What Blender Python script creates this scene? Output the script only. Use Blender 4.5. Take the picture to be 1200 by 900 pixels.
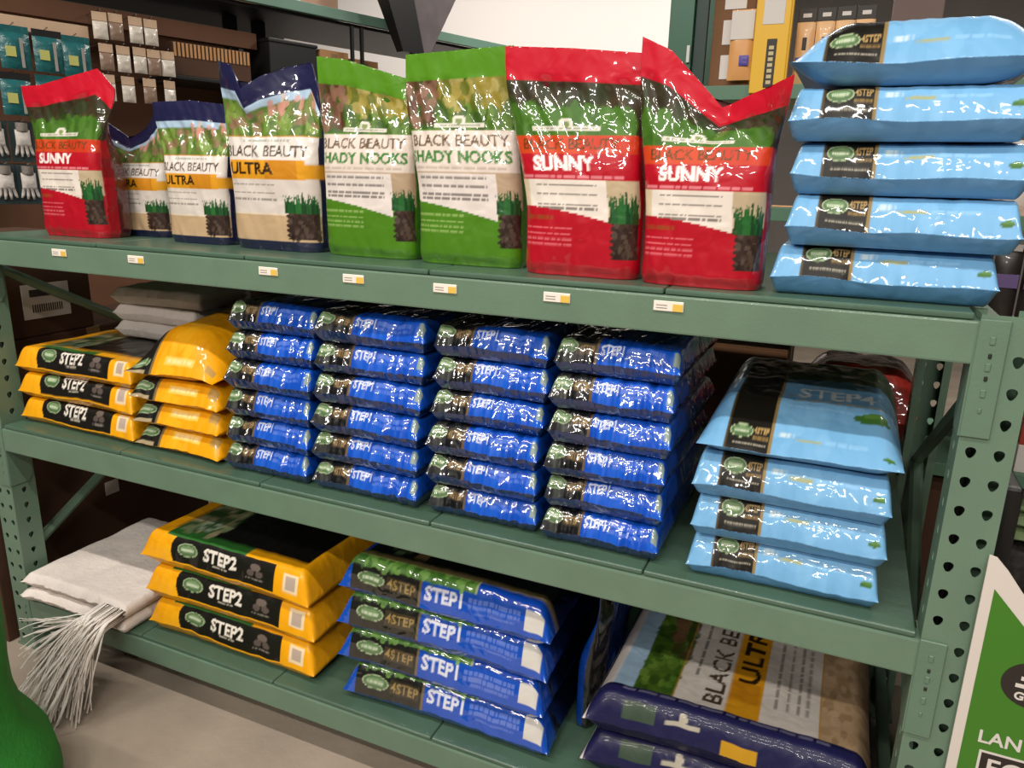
import bpy, bmesh, math, random
import numpy as np
from mathutils import Vector, Matrix, noise

for o in list(bpy.data.objects): bpy.data.objects.remove(o, do_unlink=True)
scene = bpy.context.scene
COL = scene.collection

# ------------------------------------------------------------------ camera
CAM = Vector((-0.2539, -1.3436, 1.5085)); YAW, PITCH, ROLL, FPX = 0.4126, 0.26508, 0.024795, 886.4
fw = Vector((-math.sin(YAW)*math.cos(PITCH), math.cos(YAW)*math.cos(PITCH), -math.sin(PITCH)))
r0 = Vector((math.cos(YAW), math.sin(YAW), 0)); u0 = r0.cross(fw)
rt = r0*math.cos(ROLL)+u0*math.sin(ROLL); up = -r0*math.sin(ROLL)+u0*math.cos(ROLL)
cd = bpy.data.cameras.new('camera'); cam = bpy.data.objects.new('camera', cd); COL.objects.link(cam)
cd.sensor_fit = 'HORIZONTAL'; cd.sensor_width = 36; cd.lens = FPX*36/1200; cd.clip_start = .02
cam.matrix_world = Matrix(((rt.x, up.x, -fw.x, CAM.x), (rt.y, up.y, -fw.y, CAM.y), (rt.z, up.z, -fw.z, CAM.z), (0, 0, 0, 1)))
scene.camera = cam
# ------------------------------------------------------------------ world, lights, exposure
w = bpy.data.worlds.new('world'); scene.world = w; w.use_nodes = True
w.node_tree.nodes['Background'].inputs[0].default_value = (1.0, .93, .86, 1)
w.node_tree.nodes['Background'].inputs[1].default_value = .07
def area(name, loc, size, power, target, color=(1, .93, .85)):
    l = bpy.data.lights.new(name, 'AREA'); l.shape = 'RECTANGLE'; l.size, l.size_y = size
    l.energy = power; l.color = color
    o = bpy.data.objects.new(name, l); COL.objects.link(o); o.location = loc
    o.rotation_euler = (Vector(target)-Vector(loc)).to_track_quat('-Z', 'Y').to_euler()
    return o
# rows of ceiling strip lights over the aisle and over the bays behind, plus an added fill row
for i, x in enumerate((-3.3, -1.9, -.5, .9)):
    area('ceiling_strip_or_fill', (x, -1.25, 3.7), (.9, .08), 58, (x, -1.15, 0))
for i, x in enumerate((-2.6, -1.0, .6)):
    area('ceiling_strip_or_fill', (x, -3.0, 3.7), (.9, .10), 80, (x, -2.2, 0))
for i, x in enumerate((-2.8, -1.2, .4)):
    area('ceiling_strip_or_fill', (x, -5.2, 3.7), (.9, .14), 120, (x, -3.6, 0))  # unseen row added as fill reaching deep into the shelves
for i, x in enumerate((-3.2, -1.2, .9)):
    area('ceiling_strip_or_fill', (x, 2.9, 3.8), (1.2, .16), 135, (x, 2.9, 0))
vs = scene.view_settings
vs.view_transform = 'Standard'; vs.look = 'None'; vs.gamma = 1; vs.use_curve_mapping = False; vs.exposure = -1.15

# ------------------------------------------------------------------ helpers
def lin(c):
    if isinstance(c, str):
        c = c.lstrip('#'); c = [int(c[i:i+2], 16)/255 for i in (0, 2, 4)]
    return tuple((x/12.92 if x <= .04045 else ((x+.055)/1.055)**2.4) for x in c)
MATS = {}
def mat(name, color, rough=.5, metal=0, coat=0, bump=0, bscale=30, vary=0, vscale=6, cior=1.5, alpha=1, trans=0, attr=False, emit=0):
    if name in MATS: return MATS[name]
    m = bpy.data.materials.new(name); m.use_nodes = True; nt = m.node_tree; b = nt.nodes['Principled BSDF']
    c = lin(color)+(1,)
    b.inputs['Base Color'].default_value = c; b.inputs['Roughness'].default_value = rough
    b.inputs['Specular IOR Level'].default_value = .25 if attr else .5
    b.inputs['Metallic'].default_value = metal; b.inputs['Coat Weight'].default_value = coat
    b.inputs['Coat Roughness'].default_value = .06; b.inputs['Coat IOR'].default_value = cior
    b.inputs['Alpha'].default_value = alpha; b.inputs['Transmission Weight'].default_value = trans
    tc = nt.nodes.new('ShaderNodeTexCoord')
    if attr:
        a = nt.nodes.new('ShaderNodeVertexColor'); a.layer_name = 'print'
        nt.links.new(a.outputs['Color'], b.inputs['Base Color'])
    if vary:
        n = nt.nodes.new('ShaderNodeTexNoise'); n.inputs['Scale'].default_value = vscale; n.inputs['Detail'].default_value = 5
        mp = nt.nodes.new('ShaderNodeMapRange'); mp.inputs['From Min'].default_value = .3; mp.inputs['From Max'].default_value = .7
        mp.inputs['To Min'].default_value = 1-vary; mp.inputs['To Max'].default_value = 1+vary
        nt.links.new(tc.outputs['Object'], n.inputs['Vector']); nt.links.new(n.outputs['Fac'], mp.inputs['Value'])
        mx = nt.nodes.new('ShaderNodeVectorMath'); mx.operation = 'SCALE'; mx.inputs[0].default_value = c[:3]
        nt.links.new(mp.outputs['Result'], mx.inputs['Scale']); nt.links.new(mx.outputs['Vector'], b.inputs['Base Color'])
    if bump:
        n = nt.nodes.new('ShaderNodeTexNoise'); n.inputs['Scale'].default_value = bscale; n.inputs['Detail'].default_value = 1.6 if attr else 4
        n.inputs['Distortion'].default_value = .6
        bp = nt.nodes.new('ShaderNodeBump'); bp.inputs['Strength'].default_value = bump; bp.inputs['Distance'].default_value = .01
        nt.links.new(tc.outputs['Object'], n.inputs['Vector']); nt.links.new(n.outputs['Fac'], bp.inputs['Height'])
        nt.links.new(bp.outputs['Normal'], b.inputs['Normal']); nt.links.new(bp.outputs['Normal'], b.inputs['Coat Normal'])
    MATS[name] = m; return m

def link(name, me, m=None, parent=None, loc=None, rot=None, smooth=False):
    o = bpy.data.objects.new(name, me); COL.objects.link(o)
    if m is not None and not me.materials: me.materials.append(m)
    if parent: o.parent = parent
    if loc is not None: o.location = loc
    if rot is not None: o.rotation_euler = rot
    if smooth:
        me.polygons.foreach_set('use_smooth', [True]*len(me.polygons)); me.update()
    return o
def tag(o, label, cat, group=None):
    o['label'] = label; o['category'] = cat
    if group: o['group'] = group
    return o
def thing(name, label, cat, loc=(0, 0, 0), rot=(0, 0, 0), group=None):
    o = bpy.data.objects.new(name, None); COL.objects.link(o); o.location = loc; o.rotation_euler = rot
    o.empty_display_size = .05
    return tag(o, label, cat, group)
def struct(o): o['kind'] = 'structure'; return o
def me_from(verts, faces, name='mesh'):
    me = bpy.data.meshes.new(name); me.from_pydata([tuple(map(float, v)) for v in verts], [], [tuple(int(i) for i in f) for f in faces]); me.update(); return me
def box_me(x0, x1, y0, y1, z0, z1, bev=.0, seg=1):
    bm = bmesh.new(); bmesh.ops.create_cube(bm, size=1)
    for v in bm.verts: v.co = Vector(((x0+x1)/2+v.co.x*(x1-x0), (y0+y1)/2+v.co.y*(y1-y0), (z0+z1)/2+v.co.z*(z1-z0)))
    if bev: bmesh.ops.bevel(bm, geom=bm.edges[:], offset=bev, segments=seg, profile=.6, affect='EDGES')
    me = bpy.data.meshes.new('box'); bm.to_mesh(me); bm.free(); return me
def box(name, x0, x1, y0, y1, z0, z1, m, parent=None, bev=.002, seg=2, loc=None, rot=None):
    return link(name, box_me(x0, x1, y0, y1, z0, z1, bev, seg), m, parent, loc, rot)
def prism_me(poly, y0, y1):           # polygon in XZ extruded along Y
    n = len(poly); v = [(x, y0, z) for x, z in poly]+[(x, y1, z) for x, z in poly]
    f = [list(range(n)), list(range(2*n-1, n-1, -1))]+[[i, i+n, (i+1) % n+n, (i+1) % n] for i in range(n)]
    me = me_from(v, f); bm = bmesh.new(); bm.from_mesh(me); bmesh.ops.recalc_face_normals(bm, faces=bm.faces); bm.to_mesh(me); bm.free(); return me
def tube_me(pts, r, n=8, taper=None):
    V = []; F = []
    for i, p in enumerate(pts):
        p = Vector(p); a = Vector(pts[max(i-1, 0)]); b = Vector(pts[min(i+1, len(pts)-1)])
        t = (b-a).normalized(); s = t.cross(Vector((0, 0, 1)) if abs(t.z) < .9 else Vector((1, 0, 0))).normalized(); q = t.cross(s)
        rr = r*(taper[i] if taper else 1)
        for k in range(n):
            A = 2*math.pi*k/n; V.append(p+(s*math.cos(A)+q*math.sin(A))*rr)
    for i in range(len(pts)-1):
        for k in range(n): F.append((i*n+k, i*n+(k+1) % n, (i+1)*n+(k+1) % n, (i+1)*n+k))
    F += [tuple(range(n)), tuple(range((len(pts)-1)*n, len(pts)*n))]
    return me_from(V, F)
def nz(x, y, z=0): return noise.noise(Vector((x, y, z)))
def sst(a, b, x):
    t = np.clip((x-a)/(b-a), 0, 1); return t*t*(3-2*t)

# ------------------------------------------------------------------ printed artwork: drawn on numpy canvases, carried as vertex colour
_tm = {}
def text_mask(s, bold=.0):
    k = (s, bold)
    if k in _tm: return _tm[k]
    cu = bpy.data.curves.new('t', 'FONT'); cu.body = s; cu.offset = bold; cu.dimensions = '2D'; cu.fill_mode = 'FRONT'; cu.resolution_u = 3
    o = bpy.data.objects.new('t', cu); COL.objects.link(o); dg = bpy.context.evaluated_depsgraph_get()
    me = o.evaluated_get(dg).to_mesh(); me.calc_loop_triangles()
    P = np.array([v.co[:2] for v in me.vertices]); T = [t.vertices[:] for t in me.loop_triangles]
    o.evaluated_get(dg).to_mesh_clear(); bpy.data.objects.remove(o); bpy.data.curves.remove(cu)
    lo, hi = P.min(0), P.max(0); hpx = 56; sc = hpx/(hi[1]-lo[1]); wpx = int((hi[0]-lo[0])*sc)+1
    M = np.zeros((hpx, wpx), bool); Q = (P-lo)*sc
    for a, b, c in T:
        A, B, C = Q[a], Q[b], Q[c]
        x0, y0 = np.floor(np.minimum(np.minimum(A, B), C)).astype(int); x1, y1 = np.ceil(np.maximum(np.maximum(A, B), C)).astype(int)
        x0, y0, x1, y1 = max(x0, 0), max(y0, 0), min(x1, wpx-1), min(y1, hpx-1)
        if x1 < x0 or y1 < y0: continue
        X, Y = np.meshgrid(np.arange(x0, x1+1)+.5, np.arange(y0, y1+1)+.5)
        d = (B[1]-C[1])*(A[0]-C[0])+(C[0]-B[0])*(A[1]-C[1])
        if abs(d) < 1e-9: continue
        l1 = ((B[1]-C[1])*(X-C[0])+(C[0]-B[0])*(Y-C[1]))/d; l2 = ((C[1]-A[1])*(X-C[0])+(A[0]-C[0])*(Y-C[1]))/d
        M[y0:y1+1, x0:x1+1] |= (l1 >= -.01) & (l2 >= -.01) & (l1+l2 <= 1.01)
    _tm[k] = M; return M
class Canvas:
    def __init__(s, u0, u1, v0, v1, col, nu=520, nv=520):
        s.b = (u0, u1, v0, v1); s.nu, s.nv = nu, nv
        s.U, s.V = np.meshgrid(np.linspace(u0, u1, nu), np.linspace(v0, v1, nv)); s.a = np.zeros((nv, nu, 3)); s.a[:] = lin(col)
    def mask(s, m, col, op=1.0): s.a[m] = s.a[m]*(1-op)+np.array(lin(col))*op
    def rect(s, u0, u1, v0, v1, col, op=1.0): s.mask((s.U >= u0) & (s.U <= u1) & (s.V >= v0) & (s.V <= v1), col, op)
    def ell(s, cu, cv, ru, rv, col, op=1.0): s.mask(((s.U-cu)/ru)**2+((s.V-cv)/rv)**2 <= 1, col, op)
    def text(s, t, u0, u1, v0, v1, col, bold=.0, vert=False, op=1.0):
        M = text_mask(t, bold)
        if vert: fx = (s.V-v0)/(v1-v0); fy = 1-(s.U-u0)/(u1-u0)
        else: fx = (s.U-u0)/(u1-u0); fy = (s.V-v0)/(v1-v0)
        ok = (fx >= 0) & (fx < 1) & (fy >= 0) & (fy < 1)
        m = np.zeros_like(ok); m[ok] = M[(fy[ok]*M.shape[0]).astype(int), (fx[ok]*M.shape[1]).astype(int)]
        s.mask(m, col, op)
    def greek(s, u0, u1, v, h, col, op=.8, seed=1, vert=False):     # a line of print too small to read
        rng = random.Random(seed); p = u0
        while p < u1:
            L = rng.uniform(.02, .07)*(u1-u0)/.5
            q = min(p+L, u1)
            if vert: s.rect(v-h/2, v+h/2, p, q, col, op)
            else: s.rect(p, q, v-h/2, v+h/2, col, op)
            p = q+.008*(u1-u0)/.5
    def speck(s, u0, u1, v0, v1, cols, n, r, seed=3):
        rng = random.Random(seed)
        for i in range(n):
            s.ell(rng.uniform(u0, u1), rng.uniform(v0, v1), r*rng.uniform(.5, 1.3), r*rng.uniform(.4, 1.2), rng.choice(cols), .8)
    def sample(s, U, V):
        u0, u1, v0, v1 = s.b
        x = np.clip((np.asarray(U)-u0)/(u1-u0), 0, 1)*(s.nu-1.001); y = np.clip((np.asarray(V)-v0)/(v1-v0), 0, 1)*(s.nv-1.001)
        i, j = x.astype(int), y.astype(int); fx, fy = (x-i)[..., None], (y-j)[..., None]
        return (s.a[j, i]*(1-fx)+s.a[j, i+1]*fx)*(1-fy)+(s.a[j+1, i]*(1-fx)+s.a[j+1, i+1]*fx)*fy
def set_print(me, cols):
    a = me.color_attributes.new('print', 'FLOAT_COLOR', 'POINT')
    a.data.foreach_set('color', np.concatenate([cols, np.ones((len(cols), 1))], 1).astype(np.float32).ravel())
    me.polygons.foreach_set('use_smooth', [True]*len(me.polygons)); me.update()

M_gloss = mat('bag_film_gloss', '#ffffff', .42, coat=.9, bump=.5, bscale=20, cior=1.62, attr=True)
M_foil = mat('bag_film_foil', '#ffffff', .36, coat=1.0, bump=.6, bscale=20, cior=1.75, attr=True)
M_soft = mat('bag_film_soft', '#ffffff', .45, coat=.5, bump=.4, bscale=20, cior=1.6, attr=True)
M_poly = mat('bag_film_woven', '#ffffff', .42, coat=.15, bump=.3, bscale=24, attr=True)

def grid_faces(nu, nv, base=0, flip=False):
    F = []
    for j in range(nv-1):
        for i in range(nu-1):
            a = base+j*nu+i; q = (a, a+1, a+nu+1, a+nu)
            F.append(q[::-1] if flip else q)
    return F

def lying_bag_me(W, D, H, canvas, bottom, seam=.35, nu=90, seed=0, pull=.012, side=.02, ef=.05, eb=.05, es=.04, kf=1.7, wr=.003, rip=.003, tilt=0.0, vert_front=30, nmid=24, bend=None, dense=None, esk=2.2):
    """A filled bag lying flat: an upper and a lower sheet that meet in a seam all round; the print wraps from the front seam over the top."""
    t = np.linspace(0, 1, nu); us = .6*t+.4*(1-np.cos(math.pi*t))/2
    if dense:
        g_ = np.linspace(0, 1, 4000); den = 1+1.5*np.exp(-np.minimum(g_, 1-g_)/.04)+(dense[2]-1)*((g_ > dense[0]) & (g_ < dense[1])); cu_ = np.cumsum(den); cu_ = (cu_-cu_[0])/(cu_[-1]-cu_[0]); us = np.interp(t, cu_, g_)
    vf = ef/D; va = (np.linspace(0, 1, vert_front)**1.35)*vf; vb = vf+(.93-vf)*np.linspace(0, 1, nmid)[1:]**1.15; vc = 1-((np.linspace(1, 0, 7)[1:])**1.5)*.07
    vsm = np.concatenate([va, vb, vc]); nv = len(vsm)
    U, V = np.meshgrid(us, vsm)
    rise = lambda d, w, k: 1-np.maximum(1-np.clip(d/w, 0, 1), 0)**k
    dm = V*D; de = (1-V)*D; sm = np.minimum(U, 1-U)*W
    Fs = rise(sm, es, esk)
    F = rise(dm, ef, kf)*rise(de, .05, 2.)*Fs
    Fb = rise(dm, eb, 1.8)*rise(de, .05, 2.)*Fs
    e = 1-np.abs(2*U-1)**3; e2 = 1-np.abs(2*V-1)**3
    X = (2*U-1)*W/2*(1-side*e2); Y = V*D+pull*e*np.exp(-V/.25)
    sd = seed*13.7
    N1 = np.vectorize(lambda a, b: nz(a*6+sd, b*5, sd))(U, V); N2 = np.vectorize(lambda a, b: nz(a*22+sd, b*9, 3+sd))(U, V)
    N3 = np.vectorize(lambda a: nz(a*17+sd, 7.1))(U)
    zs = H*seam+H*.10*np.vectorize(lambda a: nz(a*3+sd, 1.3))(U)*(1-np.abs(2*V-1)**2*0)
    edge = np.exp(-V/.035)
    up = zs+(H-zs)*F+wr*(N1*1.2+N2*.7)*F*(1-F*.35)+rip*N3*edge*F
    up = np.minimum(up, H+.0015)
    vcs = list(range(0, nv, 2)); vcs[-1] = nv-1
    dn = zs*(1-Fb)+wr*.6*N1*Fb*(1-Fb)
    dn = np.maximum(dn, 0.0)
    Y2 = Y+rip*1.3*N3*edge
    tz = tilt*V*D
    if bend is not None: tz = tz+bend(U, V)
    P = np.stack([X, Y2, up+tz], -1).reshape(-1, 3); Q = np.stack([X, Y2, dn+tz], -1).reshape(-1, 3)
    mid = nu//2
    S = np.concatenate([[0], np.cumsum(np.hypot(np.diff(Y[:, mid]), np.diff((zs+(H-zs)*F)[:, mid])))])
    C1 = canvas.sample(U, np.repeat(S[:, None], nu, 1)).reshape(-1, 3)
    if callable(bottom): C2 = bottom(U, V).reshape(-1, 3)
    else: C2 = np.tile(np.array(lin(bottom)), (len(Q), 1))
    n = len(P)
    me = me_from(np.concatenate([P, Q]), grid_faces(nu, nv)+grid_faces(nu, nv, n, True))
    set_print(me, np.concatenate([C1, C2]))
    bm = bmesh.new(); bm.from_mesh(me); bmesh.ops.remove_doubles(bm, verts=bm.verts, dist=.0002); bm.to_mesh(me); bm.free()
    return me

def standing_bag_me(W, H, T, canvas, topf=lambda s: 0*s, fold=lambda s: 0*s, seed=0, nu=110, nv=150, back='#333333', wr=.0045, n=4.2, hl=0, hr=0):
    """A flat-bottomed bag standing up: filled body that thins to a flat sealed header."""
    s = np.sin(np.linspace(-1, 1, nu)*math.pi/2*.985)/math.sin(math.pi/2*.985); v = np.linspace(0, 1, nv)
    S, V = np.meshgrid(s, v); sd = seed*9.3
    th = T*(1-sst(.42, .86, V))*(1-.10*(1-sst(0, .06, V)))+.004
    wd = W*(.955+.045*sst(.45, .85, V))*(1-.03*(1-sst(0, .03, V)))
    N1 = np.vectorize(lambda a, b: nz(a*2.0+sd, b*5, sd))(S, V); N2 = np.vectorize(lambda a, b: nz((a+b*1.5)*5+sd, (a-b)*2.5, 5+sd))(S, V)
    amp = wr*(.35+1.6*sst(.5, .75, V)*(1-sst(.84, .9, V))+.5*(1-sst(0, .15, V)))
    prof = np.maximum(1-np.abs(S)**n, 0)**(1/n)
    X = S*wd/2+(sst(.62, 1, V) if hr > .015 else sst(.25, .95, V))*(1+S)/2*hr-sst(.25, .95, V)*(1-S)/2*hl; Y = -th/2*prof-amp*(N1*1.1+N2*.9)*np.minimum(prof*1.4, 1)
    Z = V*H+sst(.6, 1, V)*topf(S)
    off = sst(.62, 1, V)*fold(S)-sst(.35, .9, V)*.03
    Yf = Y+off
    d = np.hypot(np.diff(X, axis=1), np.diff(-th/2*prof, axis=1)); A = np.concatenate([np.zeros((nv, 1)), np.cumsum(d, 1)], 1)
    A = A-A[:, -1:]/2; Uc = .5+A/W
    cf = canvas.sample(Uc, V)
    bi = np.linspace(0, nu-1, 15).astype(int)
    P = [np.stack([X, Yf, Z], -1).reshape(-1, 3)]; Bv = np.stack([X[:, bi], (th/2*prof)[:, bi]+.002+off[:, bi], Z[:, bi]], -1); P.append(Bv.reshape(-1, 3))
    F = grid_faces(nu, nv); m = len(P[0]); F += grid_faces(15, nv, m, True)
    for j in range(nv-1):
        F.append((j*nu, (j+1)*nu, m+(j+1)*15, m+j*15)); F.append((j*nu+nu-1, m+j*15+14, m+(j+1)*15+14, (j+1)*nu+nu-1))
    F.append(list(range(nu-1, -1, -1))+[m+i for i in range(15)])
    k = (nv-1)
    for i in range(14): F.append((k*nu+bi[i], k*nu+bi[i+1], m+k*15+i+1, m+k*15+i))
    me = me_from(np.concatenate(P), F)
    set_print(me, np.concatenate([cf.reshape(-1, 3), canvas.sample(Uc, V)[:, bi].reshape(-1, 3)*.0+np.array(lin(back))]))
    return me

# ------------------------------------------------------------------ artwork of each kind of bag
def art_logo_ribbon(c, cu, cv, w):
    c.rect(cu-w/2, cu+w/2, cv-.012, cv+.010, '#d9d6c8'); c.ell(cu, cv+.018, .06, .028, '#d9d6c8'); c.ell(cu, cv+.018, .03, .014, '#7d8f55')
    c.greek(cu-w/2+.03, cu+w/2-.03, cv, .008, '#55603a', .7, 4)
def art_grass(c, u0, u1, v_top, v_mid, v_bot):
    rng = random.Random(5)
    for i in range(60):
        v = v_bot+(v_mid+.01-v_bot)*i/60; c.rect(u0+.02+.012*math.sin(i*.7)+rng.uniform(-.006, .006), u1, v, v+.008, '#33251f')
    c.speck(u0+.04, u1, v_bot, v_mid, ['#4a372d', '#241814', '#3f2e27', '#56463c'], 60, .02, 8)
    for i in range(70):
        u = rng.uniform(u0-.005, u1-.015); h_ = v_top-rng.uniform(0, .06)-.03*abs((u-u0)/(u1-u0)-.5); w_ = rng.uniform(.006, .012); ln = rng.uniform(-.03, .03); col = rng.choice(['#17401f', '#1f5528', '#28652e', '#1b4a24'])
        f = np.clip((c.V-v_mid+.015)/(h_-v_mid+.015), 0, 1); c.mask((np.abs(c.U-u-ln*f*f) < w_*(1.1-f)) & (c.V > v_mid-.02) & (c.V < h_), col)
        if u > u0+.02: c.mask((np.abs(c.U-u) < .012) & (c.V > v_mid-.02) & (c.V < v_mid+.03), col)
def slant(c, u0, u1, va, vb, col, below=True, vmin=0):
    L = va+(vb-va)*(c.U-u0)/(u1-u0)+.012*np.sin((c.U-u0)/(u1-u0)*math.pi)
    c.mask((c.U >= u0) & (c.U <= u1) & (c.V <= L) & (c.V >= vmin), col)
def art_sunny():
    c = Canvas(-.35, 1.35, 0, 1, '#a80a1c', 700, 600)
    R = '#b20c21'
    c.rect(-.35, 1.35, .40, .52, '#8d0b18'); c.rect(0, 1, 0, 1, R); c.rect(-.06, 1.06, .865, 1, '#c5102a')
    c.rect(-.35, 1.35, .865, 1, '#bf0f27')
    c.rect(-.1, 1.06, .63, .865, '#39301f'); hill = .78+.03*np.sin((c.U+.2)*4); c.mask((c.U > -.02) & (c.U < .98) & (c.V > .63) & (c.V < hill), '#3f6a1c')
    c.speck(0, .95, .64, .74, ['#44701f', '#3a641c', '#4a7624'], 60, .05); c.speck(0, .95, .79, .86, ['#2d2618', '#3a3120', '#2f381c', '#443723'], 60, .05, 6)
    c.rect(-.35, 1.35, .862, 1, '#c5102a'); art_logo_ribbon(c, .44, .665, .55)
    c.rect(0, 1, .555, .635, '#c8431a'); c.rect(.55, 1, .555, .635, '#c03018', .7); c.text('BLACK BEAUTY', .08, .86, .572, .62, '#5a3a10', .01)
    c.rect(0, 1, .44, .555, R); c.text('SUNNY', .16, .66, .478, .545, '#f4ece8', .035); c.greek(.04, .88, .455, .012, '#e58a94', .8, 2)
    c.rect(0, 1, .28, .44, '#c3b091'); c.rect(.1, .74, .24, .44, '#e9dfd4'); c.rect(0, .1, .24, .44, '#d9c7a6')
    for i, v in enumerate((.417, .375, .328, .312)): c.greek(.17, .66, v, .010, '#5b5450', .8, 10+i)
    slant(c, 0, .76, .322, .255, R)
    for i, v in enumerate((.22, .195, .17, .145)): c.greek(.05, .46, v, .009, '#ee7d88', .6, 20+i)
    c.greek(.05, .3, .268, .016, '#8c4a1c', .7, 31)
    art_grass(c, .76, .99, .40, .27, .09); c.rect(.76, 1, 0, .09, '#b10d20')
    return c
def art_shady():
    c = Canvas(-.35, 1.35, 0, 1, '#3f7a1a', 700, 600); G = '#4b7f19'
    c.rect(0, 1, 0, 1, G); c.rect(-.35, 1.35, .88, 1, '#538b1a')
    c.rect(-.08, 1.05, .655, .88, '#3c5a20'); c.speck(.28, .95, .75, .87, ['#948532', '#a3964c', '#74732a', '#b0a462', '#59681f'], 70, .055); c.speck(-.05, .3, .66, .88, ['#6b4a38', '#8a6452', '#3e4a20', '#55301f'], 50, .04, 6)
    c.speck(.3, 1, .66, .75, ['#4a6b24', '#35541c', '#5f8030'], 60, .04, 9)
    c.rect(-.35, 1.35, .878, 1, '#538b1a'); art_logo_ribbon(c, .5, .672, .45)
    c.rect(-.1, 1.02, .455, .645, '#dccfc4'); c.text('BLACK BEAUTY', .05, .93, .575, .628, '#5a4326', .012); c.text('SHADY NOOKS', .02, .95, .495, .555, '#3e7a34', .035)
    c.greek(.05, .9, .472, .010, '#a08f80', .6, 2)
    c.rect(-.1, 1.02, .28, .455, '#b79f84'); c.rect(.05, .8, .22, .445, '#e2d8d2')
    for i, v in enumerate((.425, .385, .345, .325)): c.greek(.1, .72, v, .010, '#5b5450', .8, 10+i)
    slant(c, -.1, .8, .32, .225, G)
    for i, v in enumerate((.245, .215, .19, .165)): c.greek(.05, .5, v, .008, '#a9c777', .6, 20+i)
    art_grass(c, .8, 1.0, .38, .28, .10); c.rect(.8, 1, 0, .10, '#4e8418')
    return c
def art_ultra():
    c = Canvas(-.35, 1.35, 0, 1, '#1c1d45', 700, 600)
    c.rect(-.02, 1.02, .06, .9, '#d8cfc6')
    c.rect(-.05, 1.05, .64, .87, '#55732c'); c.rect(-.05, 1.05, .825, .87, '#a9c3da'); c.speck(0, 1, .66, .8, ['#6a8a34', '#47652a', '#7f9a45', '#8a6a52'], 90, .04); c.speck(.5, .95, .77, .84, ['#c98f80', '#d8b8a4', '#6a7d3a'], 16, .04, 4)
    c.rect(-.35, 1.35, .87, 1, '#1c1d45'); c.rect(-.02, 1.02, .5, .645, '#e2dad3'); c.rect(-.02, 1.02, .642, .65, '#b98a3a')
    c.greek(.25, .75, .62, .012, '#97a39a', .8, 3)
    c.text('BLACK BEAUTY', .04, .93, .53, .595, '#4a4036', .014)
    c.rect(-.02, .9, .405, .515, '#dd9b22'); c.rect(.48, .82, .405, .515, '#c07a1a', .7); c.rect(.9, 1.1, .41, .49, '#d9991f'); c.text('ULTRA', .08, .58, .43, .50, '#2b1c0c', .03)
    for i, v in enumerate((.375, .33, .29)): c.greek(.08, .6, v, .011, '#77706a', .75, 10+i)
    c.rect(-.02, 1.02, .055, .215, '#c3a682'); c.rect(-.02, 1.02, .205, .215, '#e4d2b8')
    art_grass(c, .68, 1.0, .345, .24, .07); c.rect(-.35, 1.35, 0, .06, '#1b1d40')
    return c
GOLD = '#8d7440'
def logo_oval(c, cu, cv, ru, rv):
    c.ell(cu, cv, ru, rv, '#9fb089'); c.ell(cu, cv, ru*.9, rv*.88, '#54704a'); c.ell(cu, cv+rv*.12, ru*.7, rv*.5, '#7d9a6c', .7)
    c.greek(cu-ru*.6, cu+ru*.6, cv, rv*.4, '#c4d0b4', .8, 5)
def leaf(c, cu, cv, r): c.ell(cu, cv, r, r*.16, '#3e6b2c'); c.ell(cu+r*.2, cv+r*.12, r*.7, r*.1, '#55823a')
def art_lightblue():
    B = '#74aeda'
    c = Canvas(0, 1, 0, .62, B, 520, 640)
    c.speck(.0, 1, 0, .6, ['#7cb4de', '#6ea8d4', '#78b0dc'], 120, .05)
    c.rect(.135, .375, 0, .62, '#17140f'); c.rect(.135, .15, 0, .62, '#8b7444'); c.rect(.362, .377, 0, .62, '#8b7444'); c.rect(.138, .145, 0, .62, '#4e3f22')
    logo_oval(c, .215, .044, .060, .016); c.text('4STEP', .277, .355, .040, .056, '#a98c58', .02); c.greek(.277, .355, .031, .007, '#8a7040', .8, 3)
    c.greek(.18, .35, .015, .004, '#c9c2b0', .5, 7)
    c.greek(.40, .485, .045, .012, '#c7dbe2', .9, 8); c.greek(.49, .61, .038, .007, '#a3a56a', .9, 5); c.greek(.63, .84, .040, .007, '#8dc0e8', .8, 6)
    leaf(c, .93, .024, .03)
    hill = .29+.04*np.sin((c.U-.3)*3.2)-.10*np.clip(c.U-.75, 0, 1)
    c.mask((c.U > .38) & (c.V > hill), '#3c5a2c'); c.speck(.4, 1, .36, .6, ['#34522a', '#46663a', '#2c4424'], 50, .04)
    c.text('STEP4', .46, .86, .185, .25, '#e4ecf0', .02); c.greek(.46, .9, .168, .010, '#b9b39a', .8, 2); c.greek(.42, .8, .145, .010, '#8fc4ea', .7, 8); c.greek(.42, .75, .127, .008, '#8fc4ea', .7, 9)
    leaf(c, .84, .115, .09)
    return c
def art_blue():
    B = '#0f4fc0'
    c = Canvas(0, 1, 0, .62, B, 520, 640)
    c.speck(.36, 1, 0, .6, ['#1558cc', '#0d47ae', '#1a5fd2'], 90, .05)
    c.rect(0, .345, 0, .62, '#0e0f12'); c.speck(0, .33, 0, .12, ['#2a2c2e', '#3d403c', '#16181a'], 30, .03)
    c.rect(.33, .35, 0, .62, '#6b5740'); logo_oval(c, .10, .032, .085, .014); c.rect(.19, .325, .018, .04, '#4a3d2c'); c.text('4STEP', .195, .32, .021, .037, '#9a8258', .02)
    c.text('STEP1', .37, .55, .020, .042, '#cfd6ea', .03); c.greek(.57, .86, .034, .010, '#5c7fdc', .7, 3); c.greek(.57, .86, .021, .008, '#5c7fdc', .6, 4)
    c.rect(.93, .98, .016, .046, '#8d9f9a')
    c.rect(.35, 1, .17, .62, '#0c2f78')
    return c
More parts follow.
